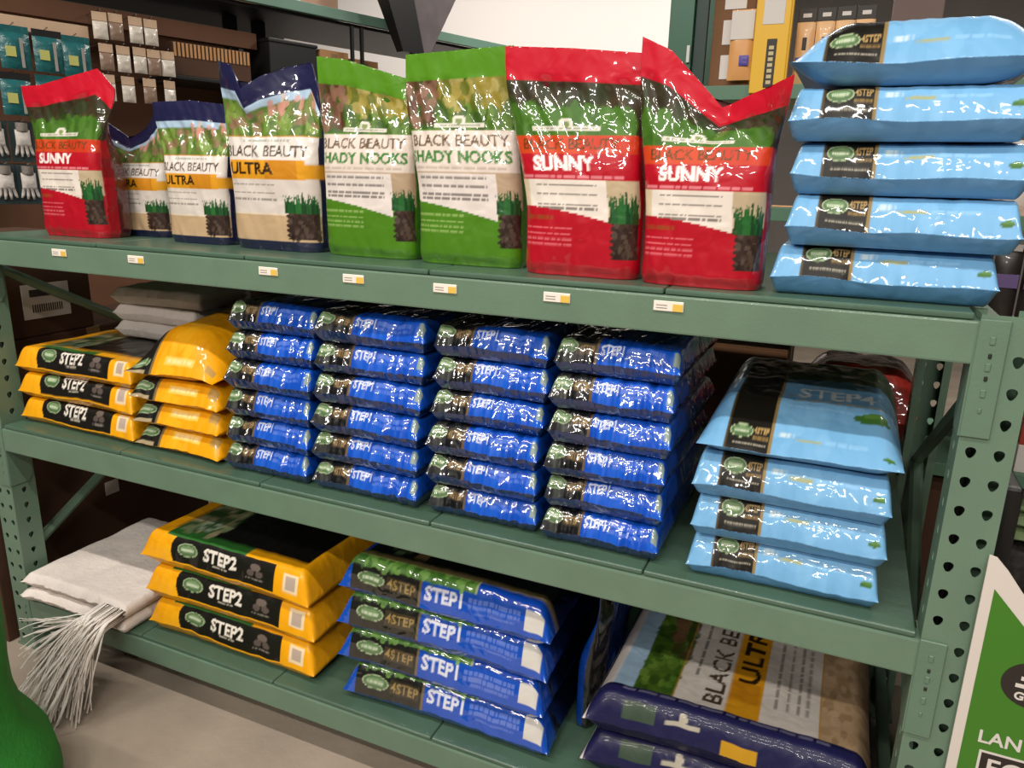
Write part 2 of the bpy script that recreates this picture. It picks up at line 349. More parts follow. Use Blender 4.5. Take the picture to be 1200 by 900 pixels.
def art_blue_long():
    B = '#0b4bb4'
    c = Canvas(0, 1, 0, .62, B, 620, 640)
    c.rect(.06, .40, 0, .066, '#15150f'); c.rect(.395, .405, 0, .066, '#6b5c40')
    logo_oval(c, .16, .036, .068, .017); c.rect(.235, .385, .018, .052, '#3a3222'); c.text('4STEP', .24, .38, .023, .047, '#97804e', .02)
    c.rect(.04, .65, .066, .104, '#4f7f33'); c.speck(.05, .64, .068, .103, ['#6a9a46', '#3f6c2a', '#7fae58'], 60, .014); c.rect(.65, .66, .066, .104, '#a9b98a')
    c.text('STEP1', .425, .60, .022, .058, '#d9dcea', .03); c.greek(.63, .86, .050, .012, '#6d86d4', .7, 3); c.greek(.63, .86, .035, .010, '#6d86d4', .6, 4); c.greek(.66, .84, .022, .006, '#6d86d4', .5, 4)
    c.rect(.885, .965, .016, .068, '#d3d0ca')
    c.rect(.08, 1, .104, .62, '#0a0c10'); c.rect(0, 1, .104, .109, '#8a7a50')
    c.rect(.66, 1, .066, .104, '#0c4cc0')
    c.ell(.22, .17, .05, .03, '#51664a'); c.ell(.22, .17, .035, .02, '#14160f'); c.rect(.3, .36, .13, .18, '#6b5636')
    return c
def art_yellow():
    Yc = '#f2a90c'
    c = Canvas(0, 1, 0, .62, Yc, 620, 640)
    c.speck(0, 1, 0, .6, ['#f6b016', '#eda208', '#f4ac10'], 90, .05)
    c.rect(.20, .80, .004, .082, '#161310'); c.ell(.21, .043, .025, .036, '#161310'); logo_oval(c, .285, .046, .062, .020)
    c.text('STEP2', .385, .58, .028, .066, '#e9e2d6', .03); c.greek(.44, .53, .022, .005, '#bdb4a4', .8, 3)
    c.ell(.69, .055, .03, .010, '#6b5f58'); c.ell(.665, .038, .022, .009, '#5a4f4a'); c.ell(.715, .038, .022, .009, '#5a4f4a'); c.greek(.64, .74, .022, .005, '#8a8078', .8, 4)
    c.rect(.85, .935, .018, .066, '#efd9b0'); c.rect(.865, .92, .025, .059, '#b9a698')
    c.rect(.14, .62, .078, .108, '#2f6a2c'); c.rect(.62, .9, .078, .108, '#f0a810')
    c.rect(.34, .93, .112, .62, '#0d0c0c'); c.rect(.12, .34, .112, .62, '#b07a20'); c.rect(.14, .36, .112, .30, '#3f5f34'); c.speck(.16, .36, .12, .3, ['#7c8a62', '#274a22', '#a8a07c'], 30, .03)
    c.ell(.27, .16, .05, .03, '#8fa088'); c.ell(.27, .16, .035, .02, '#34502c')
    return c
def art_yellow_narrow():
    Yc = '#f2a50a'
    c = Canvas(0, 1, 0, .62, Yc, 520, 640)
    c.speck(.3, 1, 0, .6, ['#f8b21c', '#ec9c06', '#f4a80e'], 90, .05)
    c.rect(0, .30, 0, .62, '#15120e'); logo_oval(c, .13, .036, .12, .013); c.rect(.27, .30, 0, .62, '#7a6640')
    c.rect(.42, .74, .026, .048, '#f9c75c'); c.greek(.44, .72, .037, .010, '#fbe0a4', .8, 3); c.rect(.86, .95, .03, .06, '#b9924a')
    c.rect(0, .22, .0, .01, '#a89878')
    return c
def art_ultra_flat():      # the tall design lying with its top towards -X, read from the side
    c = Canvas(0, 1, 0, .70, '#1c1d45', 700, 700)
    c.rect(.03, .98, .09, .68, '#d8cfc6'); c.rect(.075, .30, .10, .66, '#47651f'); c.rect(.075, .15, .10, .66, '#9db9d2')
    c.speck(.16, .30, .1, .66, ['#55782a', '#3a5a1c', '#6a8a34', '#2f4a18'], 120, .02); c.speck(.22, .3, .25, .66, ['#7a5a40', '#54442c', '#3a4a20'], 30, .025, 5)
    c.rect(.055, .075, .10, .66, '#c9c4c4')
    c.rect(.30, .306, .10, .66, '#b98a3a'); c.text('BLACK BEAUTY', .405, .475, .12, .60, '#4a3c28', .014, vert=True)
    c.greek(.2, .6, .36, .012, '#6a6a62', .8, 3, vert=True)
    c.rect(.49, .61, .10, .66, '#d8971d'); c.rect(.49, .60, .15, .22, '#b87412', .6); c.text('ULTRA', .515, .59, .22, .52, '#2b1c0c', .03, vert=True)
    for i, u in enumerate((.66, .70, .74, .77)): c.greek(.16, .5, u, .011, '#77706a', .75, 10+i, vert=True)
    c.rect(.81, .816, .10, .66, '#b98a3a'); c.rect(.816, .99, .10, .66, '#b89a78'); c.speck(.82, .99, .1, .66, ['#a98a68', '#c4a684', '#9a7c5c'], 80, .02, 7)
    c.mask((c.V < .10), '#1a1a42'); c.greek(.12, .85, .092, .006, '#8b88a8', .5, 3); c.rect(.30, .42, .030, .040, '#a9a292'); c.ell(.36, .048, .016, .012, '#a9a292')
    c.rect(.14, .26, .02, .06, '#3a4a3c'); c.rect(.5, .62, .0, .03, '#b98a1d'); c.rect(0, .012, 0, .7, '#cfc6c0')
    return c

# ------------------------------------------------------------------ room shell
M_floor = mat('concrete', '#a59788', .55, bump=.15, bscale=40, vary=.14, vscale=3.5)
struct(link('floor', box_me(-6, 4, -5, 8, -.06, 0), M_floor))
struct(link('wall_back', box_me(-6, 4, 7.9, 8.0, 0, 4.6), mat('wall_grey', '#8d8782', .8, vary=.08, vscale=2)))
pw = struct(link('wall_partition', box_me(-5.2, -1.645, 4.6, 4.7, 0, 3.3, .004), mat('wall_white', '#f0ebe8', .6)))

# ------------------------------------------------------------------ the green rack
GREEN = '#657f6b'
M_green = mat('rack_green', GREEN, .42, coat=.1, bump=.06, bscale=160, vary=.07, vscale=9)
M_deck = mat('deck_green', '#4a6554', .34, coat=.15, bump=.08, bscale=60, vary=.1, vscale=5)
M_plate = mat('plate_green', '#627c69', .4, bump=.08, bscale=120, vary=.06)
M_dark = mat('dark_steel', '#23261f', .5)
ZT, ZB, ZD = (1.314, .754, .184), (1.246, .684, .118), .012
def cell(V, F, o, ex, ez, w, h, nrm, hole=True):
    """rectangular cell of sheet metal centred at o with an egg-shaped hole and a short rim"""
    n = 16; b = len(V); a = math.atan2(h, w); k = []
    for q in range(n): k.append(2*math.pi*(q+.5)/n)
    k += [a, math.pi-a, math.pi+a, 2*math.pi-a]; k.sort(); m = len(k)
    for t in k:
        c, s_ = math.cos(t), math.sin(t); sc = min(w/2/max(abs(c), 1e-6), h/2/max(abs(s_), 1e-6)); V.append(o+ex*(c*sc)+ez*(s_*sc))
    for t in k:
        c, s_ = math.cos(t), math.sin(t); V.append(o+ex*(.0074*c*(1+.35*s_))+ez*(.0098*s_))
    for t in range(m): V.append(V[b+m+t]+nrm*.003)
    for t in range(m):
        u = (t+1) % m; F.append((b+t, b+u, b+m+u, b+m+t)); F.append((b+m+t, b+m+u, b+2*m+u, b+2*m+t))
def post_me(height, z0=.03):
    V = []; F = []; W, Dp, p = .079, .075, .0508
    X, Y, Z = Vector((1, 0, 0)), Vector((0, 1, 0)), Vector((0, 0, 1)); nrow = int((height-z0)/p)
    top = z0+nrow*p
    for r in range(nrow):
        z = z0+(r+.5)*p
        for sx in (-1, 1): cell(V, F, Vector((sx*W/4, 0, z)), X, Z, W/2, p, Y)
        for sx in (-1, 1): cell(V, F, Vector((sx*W/2, Dp/2, z)), Y, Z, Dp, p, X*-sx)
    def quad(a, b, c, d):
        k = len(V); V.extend([a, b, c, d]); F.append((k, k+1, k+2, k+3))
    for za, zb in ((0, z0), (top, height)):
        if zb-za < .001: continue
        for x0, y0, x1, y1 in ((-W/2, 0, W/2, 0), (-W/2, 0, -W/2, Dp), (W/2, 0, W/2, Dp)):
            quad(Vector((x0, y0, za)), Vector((x1, y1, za)), Vector((x1, y1, zb)), Vector((x0, y0, zb)))
    for sx in (-1, 1): quad(Vector((sx*W/2, Dp, 0)), Vector((sx*(W/2-.018), Dp, 0)), Vector((sx*(W/2-.018), Dp, height)), Vector((sx*W/2, Dp, height)))
    return me_from(V, F)
DEPTH = .915
XR, XL = -.0185, -2.536           # centres of the two upright frames
# hole rows must fall where the photograph has them: 0.95 + k*0.0508
Z0 = (.95 % .0508)-.0254+.0508*0
if Z0 < .004: Z0 += .0508
rack = thing('pallet_rack', 'green steel storage rack with three shelves and punched uprights', 'rack', (XL, 0, 0))
pm = post_me(1.3250, Z0)
def rl(o):  # positions below are written in world coordinates
    o.matrix_parent_inverse = Matrix.Translation((-XL, 0, 0)); return o
for xx in (XL, XR):
    for po in (rl(link('post', pm, M_green, rack, (xx, 0, 0))), rl(link('post', pm, M_green, rack, (xx, DEPTH, 0), (0, 0, math.pi)))):
        box('foot_plate', -.05, .05, -.004, .085, 0, .006, M_green, po, .001)
    for za, zb, fl in ((.32, .80, 1), (.80, 1.24, 0)):
        y0, y1 = (.045, DEPTH-.045) if fl else (DEPTH-.045, .045)
        rl(link('diagonal_brace', tube_me([(xx, y0, za), (xx, y1, zb)], .016, 6), M_green, rack))
    for z in (.12, 1.27): rl(box('cross_brace', xx-.014, xx+.014, .04, DEPTH-.04, z, z+.03, M_green, rack))
x0b, x1b = XL+.0405, XR-.0405
for zt, zb in zip(ZT, ZB):
    for yb in (0, 1):
        ya, yc = (-.003, .042) if not yb else (DEPTH-.042, DEPTH+.003)
        bm_ = rl(box('beam', x0b, x1b, ya, yc, zb, zt, M_green, rack, .0035, 2))
        for xe, sx in ((x0b, -1), (x1b, 1)):
            hp = .185
            y_f = -.0045 if not yb else DEPTH+.0015
            box('connector_plate', min(xe, xe+sx*.042), max(xe, xe+sx*.042), y_f, y_f+.004, zt-hp, zt+.004, M_plate, bm_, .0012, 1)
            if sx < 0: side = [(-.002, zt-hp), (.055, zt-hp), (.068, zt-hp+.02), (.068, zt), (-.002, zt)]
            else: side = [(-.002, zt-hp), (.055, zt-hp), (.068, zt-hp+.02), (.068, zt), (-.002, zt)]
            me = prism_me([(a, b) for a, b in side], -.0015, .0015)
            for v in me.vertices: v.co = Vector((xe+v.co.y*1+sx*-.001, (v.co.x if not yb else DEPTH-v.co.x), v.co.z))
            link('connector_flange', me, M_plate, bm_)
            if not yb:
                for k, dz in enumerate((.028, .052, .070, .088, .112, .14)):
                    d = .0042 if k % 2 else .0065
                    box('rivet', xe+sx*.021-d*.6, xe+sx*.021+d*.6, -.0062, -.004, zt-dz-d, zt-dz+d, M_dark if k in (1, 3) else M_plate, bm_, .0012, 1)
    n = 5; gx = .002; L = (x1b-x0b-.012)/n
    for k in range(n):
        a = x0b+.006+k*L+gx/2
        rl(box('deck_panel', a, a+L-gx, .001, DEPTH-.001, zt+.0006, zt+ZD, M_deck, rack, .005, 3))
# price tags stuck to the top beam
M_tag = mat('tag_white', '#efe6da', .4); M_tagy = mat('tag_yellow', '#e3bd55', .4)
tw = ['small red bag', 'narrow white and orange bag', 'larger white and orange bag', 'green bag with the slumped header', 'green bag with the straight header', 'red bag with the straight header', 'red bag with the dipped header']
for (x, z), t in zip(((-2.135, 1.303), (-1.858, 1.303), (-1.445, 1.303), (-1.215, 1.303), (-.993, 1.300), (-.752, 1.302), (-.539, 1.304)), tw):
    g = thing('price_tag', 'small price tag on the beam under the '+t, 'price tag', (x, -.0032, z-.010), group='price tags on the top beam')
    box('tag_card', -.027, .027, -.0028, 0, -.008, .0105, M_tag, g, .001, 1); box('tag_band', .008, .026, -.0034, -.0028, -.007, .006, M_tagy, g, .0002, 1)
    for k in range(2): box('tag_print', -.022, -.002, -.0032, -.0028, .002-k*.005, .0035-k*.005, mat('tag_ink', '#8b8580', .6), g, 0)

# ------------------------------------------------------------------ standing bags on the top shelf
ZS = ZT[0]+ZD+.0005
A_s, A_h, A_u = art_sunny(), art_shady(), art_ultra()
def sb(name, label, x0, x1, yf, H, T, art, seed, topf=lambda s: 0*s, fold=lambda s: 0*s, back='#5a1016', rz=0, wr=.0045, hl=0, hr=0):
    W = x1-x0
    me = standing_bag_me(W/.955*.99, H, T, art, topf, fold, seed, back=back, wr=wr, hl=hl, hr=hr)
    o = link(name, me, M_gloss, None, ((x0+x1)/2, yf+T/2, ZS), (0, 0, rz)); return tag(o, label, 'bag', G1)
G1 = 'grass seed bags standing on the top shelf'
pl_ = lambda *pts: (lambda s: np.interp(s, [p[0] for p in pts], [p[1] for p in pts]))
sb('seed_bag', 'small red grass seed bag with green lawn picture at the end of the row', -2.327, -2.085, .085, .40, .115, A_s, 1, pl_((-1, -.012), (-.6, -.01), (.7, .03), (1, -.02)), lambda s: .02*s, rz=.03, hl=.0, hr=.04)
sb('seed_bag', 'narrow white and orange seed bag with collapsed navy header beside the small red bag', -2.200, -1.995, .215, .31, .11, A_u, 2, pl_((-1, .0), (-.4, -.045), (.2, -.015), (1, .045)), lambda s: .02*np.cos(s*2), back='#1b1d40')
sb('seed_bag', 'small white and orange seed bag with flat navy header', -1.912, -1.705, .142, .34, .11, A_u, 3, pl_((-1, .008), (0, .012), (1, .0)), lambda s: .015*s, back='#1b1d40', hl=.012, hr=.005)
sb('seed_bag', 'larger white and orange seed bag with folded navy header', -1.672, -1.408, .12, .41, .125, A_u, 4, pl_((-1, .028), (-.55, .012), (-.4, -.04), (-.1, -.012), (.3, .012), (.75, .02), (1, -.05)), lambda s: .03*np.sin(s*3), back='#1b1d40', hl=.018, hr=-.005)
sb('seed_bag', 'green grass seed bag with white band and header slumping down', -1.392, -1.145, .118, .415, .125, A_h, 5, pl_((-1, .02), (-.4, .012), (1, -.035)), lambda s: .01*s, back='#3a6c18', hl=.003, hr=-.02)
sb('seed_bag', 'green grass seed bag with white band and straight level header', -1.13, -.880, .10, .425, .13, A_h, 6, pl_((-1, .005), (1, .010)), lambda s: -.01*s, back='#3a6c18', hl=.036, hr=-.036)
sb('seed_bag', 'red grass seed bag with white panel and straight header', -.859, -.619, .058, .415, .13, A_s, 7, pl_((-1, .012), (0, .004), (1, -.008)), lambda s: .01*s, hl=.046, hr=-.026)
sb('seed_bag', 'red grass seed bag with white panel and header sagging in a deep dip', -.612, -.392, .036, .385, .13, A_s, 8, pl_((-1, .045), (-.6, .02), (.10, -.075), (.5, -.055), (1, -.035)), pl_((-1, .0), (.2, .01), (.7, -.03), (1, -.075)), rz=-.02, hl=.022, hr=.02)

# ------------------------------------------------------------------ stacks of lying bags
A_lb, A_bl, A_bll, A_y, A_yn = art_lightblue(), art_blue(), art_blue_long(), art_yellow(), art_yellow_narrow()
rnd = random.Random(11)
def place(name, me, m, x, y, z, label, group, rz=0, sc=(1, 1, 1)):
    o = link(name, me, m, None, (x, y, z), (0, 0, rz)); o.scale = sc
    return tag(o, label, 'bag', group)
ORD = ['bottom', 'second from bottom', 'third from bottom', 'fourth from bottom', 'fifth from bottom', 'sixth from bottom']
def pos(i, n): return 'topmost' if i == n-1 else ('lowest' if i == 0 else ORD[i])
# light blue, top shelf
lbm = [lying_bag_me(.345, .46, .083, A_lb, '#5c93c2', .36, 190, 20+i, .004, .015, ef=.045, eb=.03, es=.016, kf=2.1, dense=(.15, .36, 3.5)) for i in range(3)]  # darker lower sheet: shade under the bags put into the colour
xs = (-.205, -.190, -.192, -.203, -.200); z = ZS
for i, x in enumerate(xs):
    top = i == 4
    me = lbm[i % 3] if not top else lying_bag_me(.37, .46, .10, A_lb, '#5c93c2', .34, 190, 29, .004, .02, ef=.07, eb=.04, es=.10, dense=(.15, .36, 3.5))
    place('fertilizer_bag', me, M_soft, x, .028+(.012, 0, .006, -.004, 0)[i], z, 'light blue bag with black panel, %s of the top shelf stack' % pos(i, 5), 'light blue bags on the top shelf', (.02, -.01, .0, .015, 0)[i])
    z += .0845
# light blue, middle shelf
Z2 = ZT[1]+ZD+.0005; z = Z2
for i, (x, y) in enumerate(((-.300, .028), (-.298, .024), (-.302, .02))):
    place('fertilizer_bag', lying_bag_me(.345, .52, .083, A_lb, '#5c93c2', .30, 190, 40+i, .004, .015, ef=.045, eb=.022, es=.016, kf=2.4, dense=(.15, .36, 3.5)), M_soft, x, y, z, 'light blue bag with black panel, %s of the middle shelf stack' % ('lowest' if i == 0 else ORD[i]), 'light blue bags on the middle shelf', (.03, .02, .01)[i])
    z += .084 if i else .0845
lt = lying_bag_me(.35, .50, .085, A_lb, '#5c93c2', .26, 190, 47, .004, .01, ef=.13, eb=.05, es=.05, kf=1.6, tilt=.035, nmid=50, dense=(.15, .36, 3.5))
place('fertilizer_bag', lt, M_soft, -.298, .02, z, 'light blue bag with its black and green face showing, topmost of the middle shelf stack', 'light blue bags on the middle shelf', .0)
# blue, middle shelf: four stacks of six
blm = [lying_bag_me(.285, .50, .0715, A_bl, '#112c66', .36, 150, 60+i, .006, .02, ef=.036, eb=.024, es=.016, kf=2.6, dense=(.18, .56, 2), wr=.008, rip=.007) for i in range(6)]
names4 = ['stack beside the yellow bags', 'second stack from the yellow bags', 'third stack from the yellow bags', 'stack facing the light blue bags']
for c, (xc, dx) in enumerate(((-1.527, .008), (-1.235, .005), (-.932, .004), (-.659, .004))):
    z = Z2
    for i in range(6):
        place('fertilizer_bag', blm[(i*5+c*2) % 6], M_foil, xc+dx*i+rnd.uniform(-.003, .003), .028+rnd.uniform(-.008, .008), z, 'blue and black bag, %s in the %s' % (pos(i, 6), names4[c]), 'blue bags on the middle shelf', rnd.uniform(-.008, .008), ((.260, .296, .268, .255)[c]/.285, 1, 1))
        z += .0738
# yellow, middle shelf
z = Z2
for i in range(3):
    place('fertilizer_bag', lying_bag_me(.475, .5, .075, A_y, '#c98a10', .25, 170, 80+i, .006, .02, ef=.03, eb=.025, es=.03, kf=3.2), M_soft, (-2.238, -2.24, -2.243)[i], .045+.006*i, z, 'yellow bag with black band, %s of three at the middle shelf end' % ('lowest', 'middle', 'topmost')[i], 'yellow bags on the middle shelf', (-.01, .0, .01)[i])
    z += .0765
z = Z2
for i in range(3):
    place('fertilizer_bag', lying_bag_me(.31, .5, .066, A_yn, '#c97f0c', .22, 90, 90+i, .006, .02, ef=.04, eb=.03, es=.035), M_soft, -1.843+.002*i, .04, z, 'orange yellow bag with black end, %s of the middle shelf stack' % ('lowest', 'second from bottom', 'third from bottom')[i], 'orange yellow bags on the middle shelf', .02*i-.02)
    z += .0675
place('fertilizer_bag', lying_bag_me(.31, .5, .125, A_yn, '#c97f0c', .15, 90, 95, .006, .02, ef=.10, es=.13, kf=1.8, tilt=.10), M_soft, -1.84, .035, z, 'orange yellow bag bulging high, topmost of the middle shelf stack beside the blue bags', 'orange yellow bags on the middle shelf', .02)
# bottom shelf
Z3 = ZT[2]+ZD+.0005; z = Z3
for i in range(3):
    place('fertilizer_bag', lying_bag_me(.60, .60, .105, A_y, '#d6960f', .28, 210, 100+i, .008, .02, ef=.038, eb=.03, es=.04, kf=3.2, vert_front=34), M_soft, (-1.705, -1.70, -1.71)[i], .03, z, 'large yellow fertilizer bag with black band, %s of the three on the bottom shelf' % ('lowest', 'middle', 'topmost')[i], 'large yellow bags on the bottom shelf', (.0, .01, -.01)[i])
    z += .107
z = Z3
for i in range(4):
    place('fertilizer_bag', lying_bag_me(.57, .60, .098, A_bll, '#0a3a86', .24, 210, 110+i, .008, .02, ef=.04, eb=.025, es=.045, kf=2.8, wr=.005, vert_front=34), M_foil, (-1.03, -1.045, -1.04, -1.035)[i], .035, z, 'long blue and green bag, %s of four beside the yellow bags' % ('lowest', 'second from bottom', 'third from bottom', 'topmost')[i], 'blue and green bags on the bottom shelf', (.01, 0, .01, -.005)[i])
    z += .0995
A_uf = art_ultra_flat(); z = Z3
for i in range(2):
    place('seed_bag', lying_bag_me(.60, .62, .104, A_uf, '#1a1a42', .42, 190, 130+i, .02, .02, ef=.045, eb=.04, es=.05, kf=2.2, wr=.006, nmid=90), M_poly, -.372, .045, z, 'big navy and white seed bag lying %s on the bottom shelf' % ('underneath its twin', 'face up on its twin')[i], 'big seed bags on the bottom shelf', .0)
    z += .1055

# ------------------------------------------------------------------ white woven sacks, folded
M_white = mat('woven_white', '#e6dcd4', .75, bump=.3, bscale=60, vary=.04, vscale=20)
c_w = Canvas(0, 1, 0, .62, '#e6dcd4', 16, 16)
def folded(name, W, D, H, x, y, z, label, group, seed, rz=0, tilt=0, bend=None):
    me = lying_bag_me(W, D, H, c_w, '#e6dcd4', .5, 40, seed, .012, .01, ef=.022, eb=.022, es=.02, wr=.006, rip=.008, vert_front=14, tilt=tilt, bend=bend)
    return tag(link(name, me, M_white, None, (x, y, z), (0, 0, rz)), label, 'sack', group)
G2 = 'folded white sacks on the bottom shelf'; zz = Z3
fs = folded('folded_sack', .45, .50, .042, -2.262, -.035, zz, 'folded white woven sack, lower of two on the bottom shelf', G2, 201)
f2 = folded('folded_sack', .445, .50, .046, -2.255, -.028, zz+.0465, 'folded white woven sack with frayed end, upper of two on the bottom shelf', G2, 202)
rng = random.Random(77); V = []; F = []
for k in range(150):
    t_ = min(max(rng.betavariate(1.25, 1.9), 0), 1); x0 = rng.uniform(-2.13, -2.035)-.02*t_; z0_ = rng.uniform(.25, .282)
    L = rng.uniform(.55, 1.05)
    ex = x0+(.015-.30*t_)*L+rng.gauss(0, .012); ey = -.06-(.04+.13*math.sin(math.pi*min(t_+.15, 1)))*L+rng.gauss(0, .012); ez = max(.004, z0_-.30*L*(1-max(t_-.35, 0)*1.35))
    wd_ = rng.uniform(.0035, .009); n = 10; b = len(V); ph = rng.uniform(0, 6); P_ = [(x0, -.018, z0_), (x0-.004*t_, -.075, z0_-.006)]
    for i in range(1, n-1):
        t = i/(n-2); P_.append((x0+(ex-x0)*t+.008*math.sin(t*7+ph)*t, -.075+(ey+.06)*t**.8+.006*math.sin(t*5+ph)*t, max(.004, z0_-.006+(ez-z0_+.006)*t**1.3)+rng.uniform(0, .003)))
    for i, (x, y, z) in enumerate(P_):
        cs = math.cos(ph*.3+i*.25); sn = math.sin(ph*.3+i*.25); q_ = wd_*(1 if i < n-2 else .5)
        for a, c_ in ((-q_, -.0008), (q_, -.0008), (q_, .0008), (-q_, .0008)): V.append((x+a*cs-c_*sn, y+a*sn*.5+c_*cs, z))
    for i in range(n-1):
        for q in range(4): F.append((b+i*4+q, b+i*4+(q+1) % 4, b+(i+1)*4+(q+1) % 4, b+(i+1)*4+q))
fr = link('frayed_fringe', me_from(V, F), mat('strand_white', '#f6eee6', .6), f2, smooth=True); fr.matrix_parent_inverse = f2.matrix_basis.inverted(); fr['kind'] = 'stuff'; fr['label'] = 'frayed white plastic strands hanging to the floor'
G3 = 'folded white sacks on the yellow bags'
for k in range(3):
    folded('folded_sack', .33+.01*k, .22, .052, -2.175+.012*k, .285, Z2+.2325+k*.0535, 'folded white sack, %s of three lying on the yellow bags' % ('lowest', 'middle', 'topmost')[k], G3, 210+k, .05*k-.04)
# second row of blue bags and a white sack beside the big seed bags
c_e = Canvas(-.35, 1.35, 0, 1, '#0c3f9c', 200, 300); c_e.rect(-.35, .25, 0, 1, '#15150f'); c_e.rect(.25, .28, 0, 1, '#8a7a50'); c_e.speck(.3, 1.3, 0, 1, ['#1149ae', '#0b3788', '#5c7fc8'], 60, .03)
tag(link('fertilizer_bag', standing_bag_me(.36, .40, .05, c_e, seed=33, nu=50, nv=60, back='#0c3f9c', wr=.008), M_gloss, None, (-.712, .36, Z3), (0, 0, math.pi/2)), 'blue bag standing on its edge between the blue stack and the big seed bags', 'bag')
# ------------------------------------------------------------------ cartons
M_card = mat('cardboard', '#7a5436', .8, bump=.1, bscale=50, vary=.1, vscale=5); M_tan = mat('cardboard_tan', '#b88a5c', .8, bump=.1, bscale=50, vary=.08)
M_dcard = mat('cardboard_dark', '#4a2f1d', .8, bump=.1, bscale=50, vary=.1); M_label = mat('label_white', '#d9d2cc', .6); M_ink = mat('ink', '#37322f', .6)
def carton(name, label, x0, x1, y0, y1, z0, z1, m, group=None, face=None):
    g = thing(name, label, 'box', ((x0+x1)/2, (y0+y1)/2, z0), group=group); X, Yh, H = (x1-x0)/2, (y1-y0)/2, z1-z0
    box('body', -X, X, -Yh, Yh, 0, H, m, g, .004)
    box('tape_strip', -X-.0008, X+.0008, -.025, .025, H-.06, H+.001, mat('tape', '#8f7350', .35), g, .0004, 1)
    box('top_flap', -X+.002, X-.002, -Yh+.002, -.001, H, H+.0025, m, g, .0008, 1); box('top_flap', -X+.002, X-.002, .001, Yh-.002, H, H+.0025, m, g, .0008, 1)
    return g
c1 = carton('carton', 'brown carton with barcode label standing on the lower carton behind the left upright', -2.95, -2.612, .04, .43, .9835, 1.30, M_dcard)
lb = box('shipping_label', .169, .1705, -.045, .115, .055, .165, M_label, c1, .0002, 1); lb['label'] = 'white shipping label'
box('print_block', .1705, .171, -.02, .06, .125, .148, M_ink, c1, 0)
for k in range(14): box('barcode_bar', .1705, .171, -.015+k*.0075, -.015+k*.0075+.004, .075, .10, M_ink, c1, 0)
c2 = carton('carton', 'tall brown carton on the floor beside the left upright', -2.95, -2.612, -.015, .86, .001, .98, M_dcard)
box('shipping_label', .169, .1705, -.03, .025, .36, .41, M_label, c2, .0002, 1)
for k in range(4):  # unseen cartons added to block light behind the shelves
    x = -2.42+k*.385
    carton('carton', 'large brown carton added to block light on the floor behind the rack, %s from the left upright' % ('first', 'second', 'third', 'fourth')[k], x, x+.375, .98, 1.42, .001, .62, M_dcard, 'added light-blocking cartons behind the rack')
    carton('carton', 'brown carton added to block light, stacked on another behind the rack, %s from the left upright' % ('first', 'second', 'third', 'fourth')[k], x, x+.375, .98, 1.42, .6245, 1.19, M_dcard, 'added light-blocking cartons behind the rack')

# ------------------------------------------------------------------ display rack in the background, turned towards the aisle
DR = (-2.9, 1.3, 0); DA = math.atan2(.954, .30); dd = Vector((.30, .954, 0)); dn_ = Vector((-.954, .30, 0))
def dp(s, y, z): return Vector(DR)+dd*s+dn_*y+Vector((0, 0, z))
M_teal = mat('rail_teal', '#6c9080', .45, vary=.06); M_black = mat('black_plastic', '#141414', .45); M_brown = mat('board_brown', '#5e3c26', .7, vary=.12, vscale=4)
M_beige = mat('strip_beige', '#bfa287', .6, vary=.06)
dr = thing('display_rack', 'dark display rack with teal shelf rail and brown pegboard behind the seed bags', 'rack', DR, (0, 0, DA))
box('shelf_rail', -.86, 2.6, 0, .03, 2.238, 2.285, M_teal, dr); box('shelf_deck', -.86, 2.6, .03, .62, 2.222, 2.238, M_black, dr)
box('back_board', -.86, .34, .36, .38, .1, 2.15, M_brown, dr); box('brown_beam', -.86, .34, .12, .16, 2.06, 2.13, M_brown, dr)
box('price_rail', -.80, -.44, .02, .035, 1.985, 2.035, M_beige, dr); box('carton_ledge', -.12, 1.3, .04, .5, 1.885, 1.90, M_black, dr)
for s_ in (-.84, .30, .45, 2.55): box('black_post', s_, s_+.05, .30, .35, 0, 2.222, M_black, dr)
for s_ in (.80, .86): box('wire_upright', s_-.008, s_+.008, -.004, .012, 1.90, 2.222, M_black, dr)
def hook(s, z): link('peg_hook', tube_me([(s, .36, z), (s, .02, z), (s, -.015, z+.005)], .0022, 6), mat('chrome', '#bbbbbb', .25, metal=1), dr)
G4 = 'bead packs hanging on pegs'
M_bead = [mat('bead_%d' % i, c, .3, coat=.3) for i, c in enumerate(('#cfc6ba', '#a89888', '#8c7464', '#e4dcd0'))]
bead_bag = None
def pack_me(w, h, t, seed, lump=.004):
    n, m = 9, 11; V = []; F = []
    for sgn in (-1, 1):
        for j in range(m):
            for i in range(n):
                u, v = i/(n-1)*2-1, j/(m-1); e = max(1-u*u, 0)**.5*max(math.sin(math.pi*min(max(v, .0), 1)), 0)**.5
                V.append((u*w/2, sgn*(t/2*e+.0006)+lump*nz(u*4+seed, v*7, sgn+seed)*e, -v*h))
    F = grid_faces(n, m)+grid_faces(n, m, n*m, True); return me_from(V, F)
bm_list = [pack_me(.052, .064, .02, k, .009) for k in range(3)]
tag_me = box_me(-.026, .026, -.001, .001, -.016, .016, .0008, 1)
rowsn = ['top', 'middle', 'bottom']
